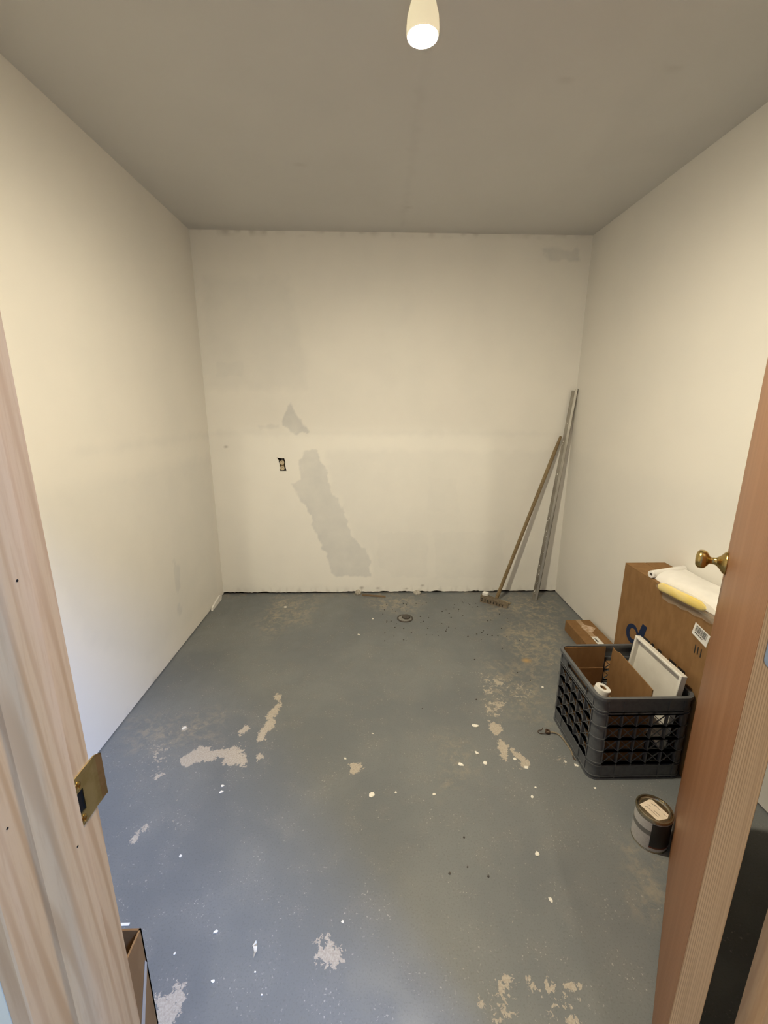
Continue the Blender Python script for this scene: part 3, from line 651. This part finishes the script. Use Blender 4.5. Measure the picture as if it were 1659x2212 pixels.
rim = [i for i in range(nu_)]+[j*nu_+nu_-1 for j in range(1, nv_)]+[(nv_-1)*nu_+i for i in range(nu_-2, -1, -1)]+[j*nu_ for j in range(nv_-2, 0, -1)]
F += [(rim[k], rim[(k+1) % len(rim)], N+rim[(k+1) % len(rim)], N+rim[k]) for k in range(len(rim))]
obj('sheet', (V, F), M_sheet, ws, True)
rp = [(1.187, 1.728, 0.6908), (1.372, 1.786, 0.6908)]
ax = Vector(rp[-1])-Vector(rp[0])
obj('rolled_edge', align(lathe([(0.0065, 0.0), (0.0145, 0.0), (0.0163, 0.002), (0.0163, ax.length), (0.0065, ax.length), (0.0065, 0.0)], 28, cap=False), rp[0], ax), M_sheet, ws, 'auto')
obj('core_shade_plug', align(lathe([(0.0066, 0.004), (0.0066, ax.length-0.004)], 16), rp[0], ax), M_drain, ws)  # dark plug, shade inside the tube put into its colour

M_yel = speckled('yellow_paper', (0.88, 0.66, 0.13), (0.90, 0.74, 0.30), 22, 0.5, 0.05, stretch=(1, 0.4, 1))
M_film = mat('clear_film', (0.55, 0.50, 0.42), 0.06, 0, 0.8); b = M_film.node_tree.nodes['Principled BSDF']
b.inputs['Alpha'].default_value = 0.13
yp = thing('yellow_packet', (1.172, 1.50, 0.66), 'yellow packet in clear film drooping over the edge of the large carton', 'packet')
cl = smooth_path([(1.1715, 1.652, 0.672), (1.168, 1.60, 0.683), (1.167, 1.52, 0.690), (1.168, 1.44, 0.698), (1.171, 1.385, 0.700)], 5)
def pillow(path, ry, rx, n=16):
    V = []; F = []; m = len(path)
    for i, p in enumerate(path):
        t = i/(m-1); s = max(0.03, min(1.0, (t*6)**0.6, ((1-t)*6)**0.6)); 
        for k in range(n):
            a = 2*math.pi*k/n; V.append((p[0]+rx*s*math.cos(a), p[1], p[2]+ry*s*math.sin(a)))
    for i in range(m-1):
        for k in range(n): F.append((i*n+k, i*n+(k+1) % n, (i+1)*n+(k+1) % n, (i+1)*n+k))
    F += [tuple(range(n)), tuple((m-1)*n+k for k in range(n-1, -1, -1))]
    return V, F
obj('packet', pillow(cl, 0.019, 0.0085), M_yel, yp, True)
cf = smooth_path([(1.1695, 1.662, 0.671), (1.166, 1.60, 0.683), (1.165, 1.52, 0.692), (1.166, 1.44, 0.700), (1.168, 1.38, 0.698), (1.166, 1.338, 0.690), (1.168, 1.322, 0.684)], 5)
obj('film', pillow(cf, 0.0235, 0.0118), M_film, yp, True)
V = []; F = []
ys_ = np.linspace(1.625, 1.330, 22)
for lay in (0.0, 0.0007):
    for r_ in range(4):
        for k, y in enumerate(ys_):
            t = k/21; zt = 0.668+0.020*t; zb = 0.627+0.034*t+0.003*math.sin(9*t*3)
            V.append((1.1815-0.004*math.sin(14*t+r_)**2-0.003*r_/3-lay, y, zt+(zb-zt)*r_/3))
q = 22*4
for r_ in range(3):
    for k in range(21):
        a = r_*22+k; F += [(a, a+1, a+23, a+22), (q+a, q+a+22, q+a+23, q+a+1)]
obj('film_skirt', (V, F), M_film, yp, True)

# ------------------------------------------------------------------ milk crate
CX0, CX1, CY0, CY1, CH = 0.8165, 1.1805, 1.355, 1.720, 0.362
M_cr = speckled('grey_polyethylene', (0.084, 0.089, 0.097), (0.105, 0.110, 0.117), 50, 0.45, 0.06)
ck = thing('milk_crate', ((CX0+CX1)/2, (CY0+CY1)/2, 0), 'dark grey plastic lattice milk crate on the floor before the large carton', 'crate')
def rring(x0, x1, y0, y1, r, z0, z1, t, n=6):
    V = []; F = []; loops = []
    for (ins, z) in ((0, z0), (0, z1), (t, z1), (t, z0)):
        rr = max(r-ins, 0.004); lp = []
        for (cx, cy, a0) in ((x1-ins-rr, y1-ins-rr, 0), (x0+ins+rr, y1-ins-rr, 90), (x0+ins+rr, y0+ins+rr, 180), (x1-ins-rr, y0+ins+rr, 270)):
            for k in range(n+1):
                a = math.radians(a0+90*k/n); lp.append(len(V)); V.append((cx+rr*math.cos(a), cy+rr*math.sin(a), z))
        loops.append(lp)
    m = len(loops[0])
    for q in range(4):
        A, B = loops[q], loops[(q+1) % 4]
        for k in range(m): F.append((A[k], A[(k+1) % m], B[(k+1) % m], B[k]))
    return V, F
RC = 0.036
obj('rim', rring(CX0-0.004, CX1+0.002, CY0-0.004, CY1+0.002, RC+0.004, CH-0.012, CH, 0.013), M_cr, ck)
RZ = [0.072+0.054*k for k in range(5)]                 # row lines of the lattice: 0.072 .. 0.288
for z in [0.0, 0.013, 0.060]+RZ+[0.300]:
    obj('rib', rring(CX0, CX1, CY0, CY1, RC, z, z+(0.005 if z > 0.0 else 0.007), 0.010), M_cr, ck)
obj('base', join(*[box(CX0+0.01, CX1-0.01, CY0+0.012+k*0.0562, CY0+0.040+k*0.0562, 0.006, 0.011) for k in range(6)]+[box(CX0+0.012+k*0.0562, CX0+0.040+k*0.0562, CY0+0.01, CY1-0.01, 0.0055, 0.0105) for k in range(6)]), M_cr, ck)
def corner(cx, cy, a0):
    V = []; F = []; n = 8
    for (rr, z) in ((RC-0.003, 0.004), (RC-0.003, CH-0.01), (RC-0.0065, CH-0.01), (RC-0.0065, 0.004)):
        for k in range(n+1):
            a = math.radians(a0+90*k/n); V.append((cx+rr*math.cos(a), cy+rr*math.sin(a), z))
    for q in range(4):
        for k in range(n): F.append((q*(n+1)+k, q*(n+1)+k+1, ((q+1) % 4)*(n+1)+k+1, ((q+1) % 4)*(n+1)+k))
    return V, F
for (cx, cy, a0) in ((CX1-RC, CY1-RC, 0), (CX0+RC, CY1-RC, 90), (CX0+RC, CY0+RC, 180), (CX1-RC, CY0+RC, 270)):
    obj('corner_post', corner(cx, cy, a0), M_cr, ck, 'auto')
def side_panel(M, L, slot):                            # local x along the side, y inward, z up
    G = []
    a, b = RC, L-RC; n = 5; cw = (b-a-0.012)/n; x0 = a+0.006
    # solid bands below the rim and above the foot
    if slot:
        s0_, s1_ = L*0.24, L*0.76
        G += [box(a-0.004, s0_, 0.003, 0.006, 0.302, CH-0.01), box(s1_, b+0.004, 0.003, 0.006, 0.302, CH-0.01), box(s0_, s1_, 0.003, 0.006, 0.302, 0.309), box(s0_, s1_, 0.003, 0.006, 0.337, CH-0.01), box(s0_, s1_, 0.006, 0.020, 0.337, 0.341), box(s0_, s1_, 0.006, 0.020, 0.305, 0.309)]
    else: G += [box(a-0.004, b+0.004, 0.003, 0.006, 0.302, CH-0.01)]
    G += [box(a-0.004, b+0.004, 0.003, 0.006, 0.010, 0.064)]
    for k in range(n+1):
        xx = x0+k*cw; G.append(box(xx-0.0022, xx+0.0022, 0.0, 0.014, 0.064, 0.302))
        if k in (0, 1, n-1, n): G.append(box(xx-0.0015, xx+0.0015, 0.0005, 0.004, 0.302, CH-0.01)); G.append(box(xx-0.0015, xx+0.0015, 0.0005, 0.004, 0.006, 0.064))
    G += [box(a-0.006, x0-0.0022, 0.004, 0.007, 0.064, 0.302), box(x0+n*cw+0.0022, b+0.006, 0.004, 0.007, 0.064, 0.302)]
    for r in range(4):
        G.append(box(x0, x0+n*cw, 0.0, 0.014, RZ[r], RZ[r]+0.005))
    G.append(box(x0, x0+n*cw, 0.0, 0.014, RZ[4], RZ[4]+0.016))
    for r in range(4):
        for k in range(n):
            xa, xb, za, zb = x0+k*cw+0.002, x0+(k+1)*cw-0.002, RZ[r]+0.005, RZ[r+1]
            G += [bar((xa, 0.005, za), (xb, 0.005, zb), 0.0026, 0.0032, (0, 1, 0)), bar((xa, 0.005, zb), (xb, 0.005, za), 0.0026, 0.0032, (0, 1, 0))]
    return xf(join(*G), M)
LX, LY = CX1-CX0, CY1-CY0
obj('side_panel', side_panel(frame((CX0, CY0, 0), (1, 0, 0), (0, 1, 0), (0, 0, 1)), LX, False), M_cr, ck)
obj('side_panel', side_panel(frame((CX1, CY1, 0), (-1, 0, 0), (0, -1, 0), (0, 0, 1)), LX, False), M_cr, ck)
obj('side_panel', side_panel(frame((CX0, CY1, 0), (0, -1, 0), (1, 0, 0), (0, 0, 1)), LY, True), M_cr, ck)
obj('side_panel', side_panel(frame((CX1, CY0, 0), (0, 1, 0), (-1, 0, 0), (0, 0, 1)), LY, True), M_cr, ck)

# contents of the crate
oc = thing('open_carton', (0.935, 1.54, 0.014), 'open kraft carton standing inside the milk crate', 'box')
obj('bottom', box(0.838, 1.022, 1.378, 1.700, 0.014, 0.018), M_cbd, oc)
obj('wall_panel', box(0.836, 0.839, 1.376, 1.701, 0.014, 0.322), M_cbd, oc)
obj('wall_panel', box(0.836, 1.018, 1.6975, 1.7010, 0.014, 0.362), M_cb, oc)
obj('wall_panel', box(0.860, 1.024, 1.376, 1.3795, 0.014, 0.340), M_cbd, oc)  # front panel in the darker kraft, crate shade put into its colour
obj('inner_flap', box(0.842, 1.015, 1.6905, 1.6935, 0.016, 0.262), M_cbd, oc)
obj('wall_panel', prism([(1.668, 0.014), (1.668, 0.250), (1.660, 0.384), (1.640, 0.378), (1.610, 0.388), (1.382, 0.376), (1.382, 0.014)], frame((1.026, 0, 0), (0, 1, 0), (0, 0, 1), (1, 0, 0)), 0.0035), M_cb, oc)
for (xx, w_) in ((0.873, 0.012), (0.947, 0.024), (1.008, 0.010)): obj('hand_slot', box(xx, xx+w_, 1.3752, 1.3800, 0.337, 0.3408), M_ink, oc)
cpz = tag(obj('cardboard_scrap', prism([(1.560, 0.03), (1.560, 0.30), (1.600, 0.345), (1.690, 0.340), (1.690, 0.03)], frame((1.060, 0, 0), (0, 1, 0), (0, 0, 1), (1, 0, 0.0)), 0.004), M_cb), 'folded cardboard scrap between the open carton and the white tray in the crate', 'cardboard')
rl = thing('paper_roll', (0.880, 1.494, 0.187), 'small white paper roll leaning in the open carton', 'roll')
rax = Vector((0.26, -0.06, 1))
obj('paper', align(lathe([(0.013, 0.0), (0.0285, 0.0), (0.0295, 0.002), (0.0295, 0.118), (0.0285, 0.120), (0.013, 0.120), (0.013, 0.0)], 32, cap=False), (0.874, 1.494, 0.196), rax), M_white, rl, 'auto')
obj('core', align(lathe([(0.0131, 0.0), (0.0131, 0.118), (0.0105, 0.118), (0.0105, 0.0)], 24, cap=False), (0.874, 1.494, 0.196), rax), M_cb, rl, 'auto')
pk = tag(obj('packing_paper', box(0.846, 1.015, 1.384, 1.684, 0.020, 0.185, 0.01, 2), M_cbd), 'brown packing filling the open carton under the paper roll', 'packing')
M_tray = speckled('white_enamel', (0.77, 0.755, 0.70), (0.72, 0.70, 0.645), 12, 0.45, 0.02)
tr = thing('white_tray', (1.13, 1.53, 0.10), 'white rectangular tray standing on edge in the crate', 'tray')
MT = frame((1.117, 1.388, 0.105), (0, 1, 0), Vector((0.105, 0, 0.99)).normalized(), Vector((-0.99, 0, 0.105)).normalized())   # local x along y, y up, z towards the room
TW, TH = 0.296, 0.322
obj('panel', xf(box(0.006, TW-0.006, 0.006, TH-0.006, -0.004, 0.0), MT), M_tray, tr)
def lip(poly): return prism(poly, MT @ Matrix.Translation((0, 0, -0.004)), 0.022)
obj('lip', xf(box(0, TW, TH-0.010, TH, -0.004, 0.020, 0.002), MT), M_tray, tr)
obj('lip', xf(box(0, TW, 0, 0.010, -0.004, 0.020, 0.002), MT), M_tray, tr)
obj('lip', xf(box(0, 0.012, 0.008, TH-0.008, -0.004, 0.020, 0.002), MT), M_tray, tr)
obj('lip', xf(box(TW-0.012, TW, 0.008, TH-0.008, -0.004, 0.020, 0.002), MT), M_tray, tr)

# ------------------------------------------------------------------ paint can
CC = (0.910, 1.124, 0.0)
M_tin = speckled('tinplate', (0.50, 0.46, 0.36), (0.40, 0.36, 0.27), 40, 0.25, 0.03, 1.0)
M_canl = mat('grey_can_label', (0.42, 0.40, 0.38), 0.5); g = NG(M_canl); v = g.coord()
sep = g.add('ShaderNodeSeparateXYZ'); g.l.new(v, sep.inputs[0]); zz = sep.outputs[2]; n = g.noise(v, 25, 2); n2 = g.noise(g.coord((1, 1, 5)), 140, 2)
band = g.math('MULTIPLY', g.step(zz, 0.060, 0.062), g.step(zz, 0.078, 0.080, 1, 0))
c = g.mix(band, g.mix(g.step(n2, 0.52, 0.6), (0.46, 0.44, 0.42), (0.38, 0.36, 0.34)), (0.15, 0.145, 0.135)); g.put(g.b.inputs['Base Color'], c)
cn = thing('paint_can', CC, 'quart paint can with grey and black label on the floor beside the door', 'paint can')
obj('body', lathe([(0.0535, 0.0), (0.0540, 0.002), (0.0528, 0.004), (0.0528, 0.114), (0.0545, 0.116), (0.0548, 0.121), (0.0540, 0.1235), (0.0500, 0.1235), (0.0495, 0.119)], 48, CC), M_tin, cn, 'auto')
obj('lid', lathe([(0.0495, 0.117), (0.0490, 0.1215), (0.0455, 0.1225), (0.0440, 0.1195), (0.0400, 0.1185), (0.0, 0.1185)], 48, CC, cap=False), M_tin, cn, 'auto')
obj('label', lathe([(0.0531, 0.007), (0.0533, 0.010), (0.0533, 0.110), (0.0531, 0.1125)], 60, CC, math.radians(-310), math.radians(30)), M_canl, cn, True)
bp = obj('black_panel', lathe([(0.0534, 0.022), (0.0536, 0.0225), (0.0536, 0.1095), (0.0534, 0.110)], 24, CC, math.radians(-126), math.radians(-30)), M_ink, cn, True); bp['label'] = 'glossy black label panel'
obj('red_line', lathe([(0.0534, 0.017), (0.0536, 0.0175), (0.0536, 0.0215), (0.0534, 0.022)], 24, CC, math.radians(-126), math.radians(-60)), mat('red_brown_ink', (0.13, 0.035, 0.015), 0.6), cn, True)
sk = obj('lid_sticker', prism([(-0.037, 0.020), (0.005, 0.0365), (0.0150, 0.0350), (0.034, -0.020), (0.022, -0.0330), (-0.010, -0.0385), (-0.017, -0.034)], frame((0.910, 1.124, 0.1187), (1, 0, 0), (0, 1, 0), (0, 0, 1)), 0.0005), speckled('cream_sticker', (0.72, 0.62, 0.50), (0.66, 0.56, 0.44), 40, 0.6, 0.0), cn)
pr = []
for (xx, yy, ln, an) in ((-0.018, 0.010, 0.040, -70), (0.004, 0.022, 0.012, -60), (0.010, 0.018, 0.014, -60), (-0.024, 0.012, 0.010, -10), (0.018, -0.016, 0.012, -60), (-0.010, 0.020, 0.010, -65), (0.012, 0.006, 0.012, -62), (-0.004, -0.004, 0.022, -68)):
    pr.append(bar((xx+0.910, yy+1.124, 0.1193), (xx+0.910+ln*math.cos(math.radians(an)), yy+1.124+ln*math.sin(math.radians(an)), 0.1193), 0.0012, 0.0003))
obj('print', join(*pr), M_ink, sk)

# ------------------------------------------------------------------ hooked cord beside the crate
bg = thing('bungee_cord', (0.79, 1.53, 0), 'thin brown elastic cord with a wire hook beside the crate', 'cord')
M_cord = speckled('braided_cord', (0.17, 0.125, 0.075), (0.33, 0.28, 0.20), 420, 0.8, 0.2)
M_wire = mat('rusty_wire', (0.07, 0.04, 0.025), 0.5, 0.3)
obj('cord', tube(smooth_path([(0.752, 1.604, 0.005), (0.774, 1.601, 0.005), (0.794, 1.594, 0.005), (0.806, 1.571, 0.004), (0.810, 1.541, 0.004), (0.8125, 1.513, 0.004), (0.812, 1.493, 0.004), (0.809, 1.471, 0.004)], 5), 0.0032, 8), M_cord, bg, True)
obj('hook', tube(smooth_path([(0.752, 1.603, 0.006), (0.738, 1.596, 0.006), (0.720, 1.597, 0.004), (0.714, 1.606, 0.004), (0.720, 1.614, 0.005), (0.732, 1.611, 0.010), (0.737, 1.616, 0.016)], 5), 0.0017, 7), M_wire, bg, True)
obj('knot', tube(smooth_path([(0.762, 1.610, 0.006), (0.754, 1.612, 0.010), (0.748, 1.606, 0.011), (0.748, 1.598, 0.007), (0.758, 1.596, 0.006), (0.762, 1.604, 0.011), (0.756, 1.611, 0.007)], 4), 0.0042, 8), M_wire, bg, True)
obj('hook', tube(smooth_path([(0.809, 1.471, 0.004), (0.806, 1.463, 0.005), (0.807, 1.455, 0.004), (0.8115, 1.450, 0.003)], 4), 0.0026, 7), M_wire, bg, True)

# ------------------------------------------------------------------ carton standing behind the left jamb
lc = thing('corner_carton', (-0.70, 0.585, 0), 'open kraft carton standing behind the left door jamb', 'box')
QX0, QX1, QY0, QY1, QZ = -0.900, -0.509, 0.462, 0.707, 0.300
obj('wall_panel', box(QX1-0.004, QX1, QY0, QY1, 0, QZ), M_cb, lc)
obj('wall_panel', box(QX0, QX0+0.004, QY0, QY1, 0, QZ), M_cb, lc)
obj('wall_panel', box(QX0, QX1, QY1-0.004, QY1, 0, QZ), M_cbd, lc)
obj('wall_panel', box(QX0, QX1, QY0, QY0+0.004, 0, QZ), M_cb, lc)
obj('bottom', box(QX0, QX1, QY0, QY1, 0, 0.005), M_cbd, lc)
tpz = obj('tape', prism([(0.705, 0.20), (0.700, 0.215), (0.640, 0.060), (0.652, 0.045)], frame((QX1+0.0004, 0, 0), (0, 1, 0), (0, 0, 1), (1, 0, 0)), 0.0006), speckled('glossy_tape', (0.50, 0.44, 0.38), (0.44, 0.38, 0.32), 30, 0.25, 0.0), lc); tpz['label'] = 'slanted strip of shiny tape'

# ------------------------------------------------------------------ debris
tag(obj('wood_stick', bar((-0.094, 3.020, 0.006), (0.078, 2.990, 0.006), 0.010, 0.010), wood('dark_stick', (0.22, 0.15, 0.085), (0.14, 0.09, 0.045), (0.25, 0.17, 0.1), 30, 0.7, along=0)), 'thin brown wooden stick lying against the foot of the back wall', 'stick')
tag(obj('drywall_scrap', prism([(2.790, 0.0), (2.800, 0.020), (2.86, 0.030), (2.955, 0.042), (2.985, 0.020), (2.97, 0.0)], frame((XL+0.004, 0, 0), (0, 1, 0), (0, 0, 1), (0.999, 0, 0.0)), 0.012), M_white), 'broken white drywall scrap at the foot of the left wall by the back corner', 'drywall scrap')
tag(obj('plaster_blob', lathe([(0.022, 0), (0.026, 0.012), (0.016, 0.028), (0.008, 0.034), (0, 0.036)], 9, (-0.128, 3.046, 0.0)), speckled('crumbly_plaster', (0.45, 0.42, 0.36), (0.3, 0.27, 0.22), 90, 0.9, 0.5)), 'crumbly grey plaster lump at the left end of the wooden stick', 'plaster lump')
tag(obj('plaster_blob', lathe([(0.026, 0), (0.028, 0.010), (0.018, 0.022), (0, 0.026)], 9, (0.318, 3.046, 0.0)), speckled('pale_plaster', (0.5, 0.48, 0.43), (0.36, 0.33, 0.29), 90, 0.9, 0.5)), 'pale plaster lump in the wall gap behind the floor drain', 'plaster lump')
M_chip = speckled('white_paint_chip', (0.80, 0.78, 0.73), (0.70, 0.67, 0.60), 120, 0.6, 0.1)
def flake(x, y, r, seed, asp=1.0):
    rd = random.Random(seed); n = 9; rot = rd.random()*3.14; pts = []
    for k in range(n):
        a = 2*math.pi*k/n; rr = r*(0.65+0.5*rd.random()); px, py = rr*math.cos(a), rr*asp*math.sin(a)
        pts.append((x+px*math.cos(rot)-py*math.sin(rot), y+px*math.sin(rot)+py*math.cos(rot)))
    V = [(px, py, 0.0006) for px, py in pts]+[(px, py, 0.0014+0.003*rd.random()*min(1, r/0.01)) for px, py in pts]+[(x, y, 0.0022)]
    F = [tuple(range(n-1, -1, -1))]+[(k, (k+1) % n, n+(k+1) % n, n+k) for k in range(n)]+[(n+k, n+(k+1) % n, 2*n) for k in range(n)]
    return V, F
SPECIAL = {0: 'round cream paint chip in the middle of the floor', 1: 'oval white paint chip alone on the right foreground floor', 2: 'white paint chip just below the big peeled patch on the left floor',
    4: 'white paint chip between the floor centre and the hook of the cord', 5: 'leftmost of the three white paint chips left of the right peeled strip', 6: 'uppermost of the three white paint chips left of the right peeled strip',
    7: 'lowest right of the three white paint chips left of the right peeled strip', 9: 'white paint chip on the edge of the door shadow left of the paint can', 17: 'pale paint chip on the left floor above the big peeled patch',
    19: 'white paint chip on the floor by the near left foot of the crate', 21: 'white paint chip on the left foreground floor above the paint curl', 23: 'cream paint chip at the lower end of the right peeled strip'}
loose = []
for i, (x, y, r) in enumerate(FLAKES):
    gch = flake(x, y, r*0.95, 100+i, 0.6 if i in (1, 2, 5, 6, 10, 21) else 0.85)
    if i in SPECIAL: tag(obj('paint_chip', gch, M_chip), SPECIAL[i], 'paint chip', 'paint chips on the floor')
    else: loose.append(gch)
lo_ = obj('paint_crumbs', join(*loose), M_chip); lo_['kind'] = 'stuff'; tag(lo_, 'tiny white paint crumbs scattered over the grey floor', 'paint crumbs')
tag(obj('paint_curl', ([(-0.331, 0.850, 0.001), (-0.322, 0.861, 0.006), (-0.320, 0.858, 0.001), (-0.327, 0.849, 0.004), (-0.315, 0.846, 0.008), (-0.314, 0.836, 0.006), (-0.320, 0.824, 0.001), (-0.322, 0.838, 0.002)], [(0, 1, 2, 3), (3, 2, 4), (3, 4, 5, 7), (7, 5, 6), (3, 2, 1, 0), (4, 2, 3), (7, 5, 4, 3), (6, 5, 7)]), M_chip), 'curled white paint peel on the left foreground floor', 'paint chip')
tag(obj('paper_slip', box(-0.712, -0.684, 0.9045, 0.9115, 0.0005, 0.0015), M_white), 'thin white paper slip on the floor behind the corner carton', 'paper')
crumbs = []
CR = [(0.234,2.894),(0.122,2.787),(0.106,2.621),(0.183,2.523),(0.597,2.69),(0.636,2.446),(0.672,2.462),(0.749,2.28),(0.56,2.169),(0.493,1.83),(0.764,2.044),(0.808,1.974),(0.286,1.043),(0.294,1.138),(0.227,1.025),(0.344,1.014),(0.222,1.769),(0.77,2.623),(0.687,2.485)]
rc = random.Random(5)
for k in range(70): CR.append((0.05+0.85*rc.random(), 2.35+0.55*rc.random()))
for (x, y) in CR:
    r = 0.0022+0.0026*rc.random(); crumbs.append(lathe([(r, 0.0), (r*0.8, r*0.8), (0, r)], 6, (x, y, 0.0003)))
cb_ = obj('dirt_crumbs', join(*crumbs), M_drain); cb_['kind'] = 'stuff'; tag(cb_, 'dark dirt crumbs scattered on the floor round the drain', 'dirt')
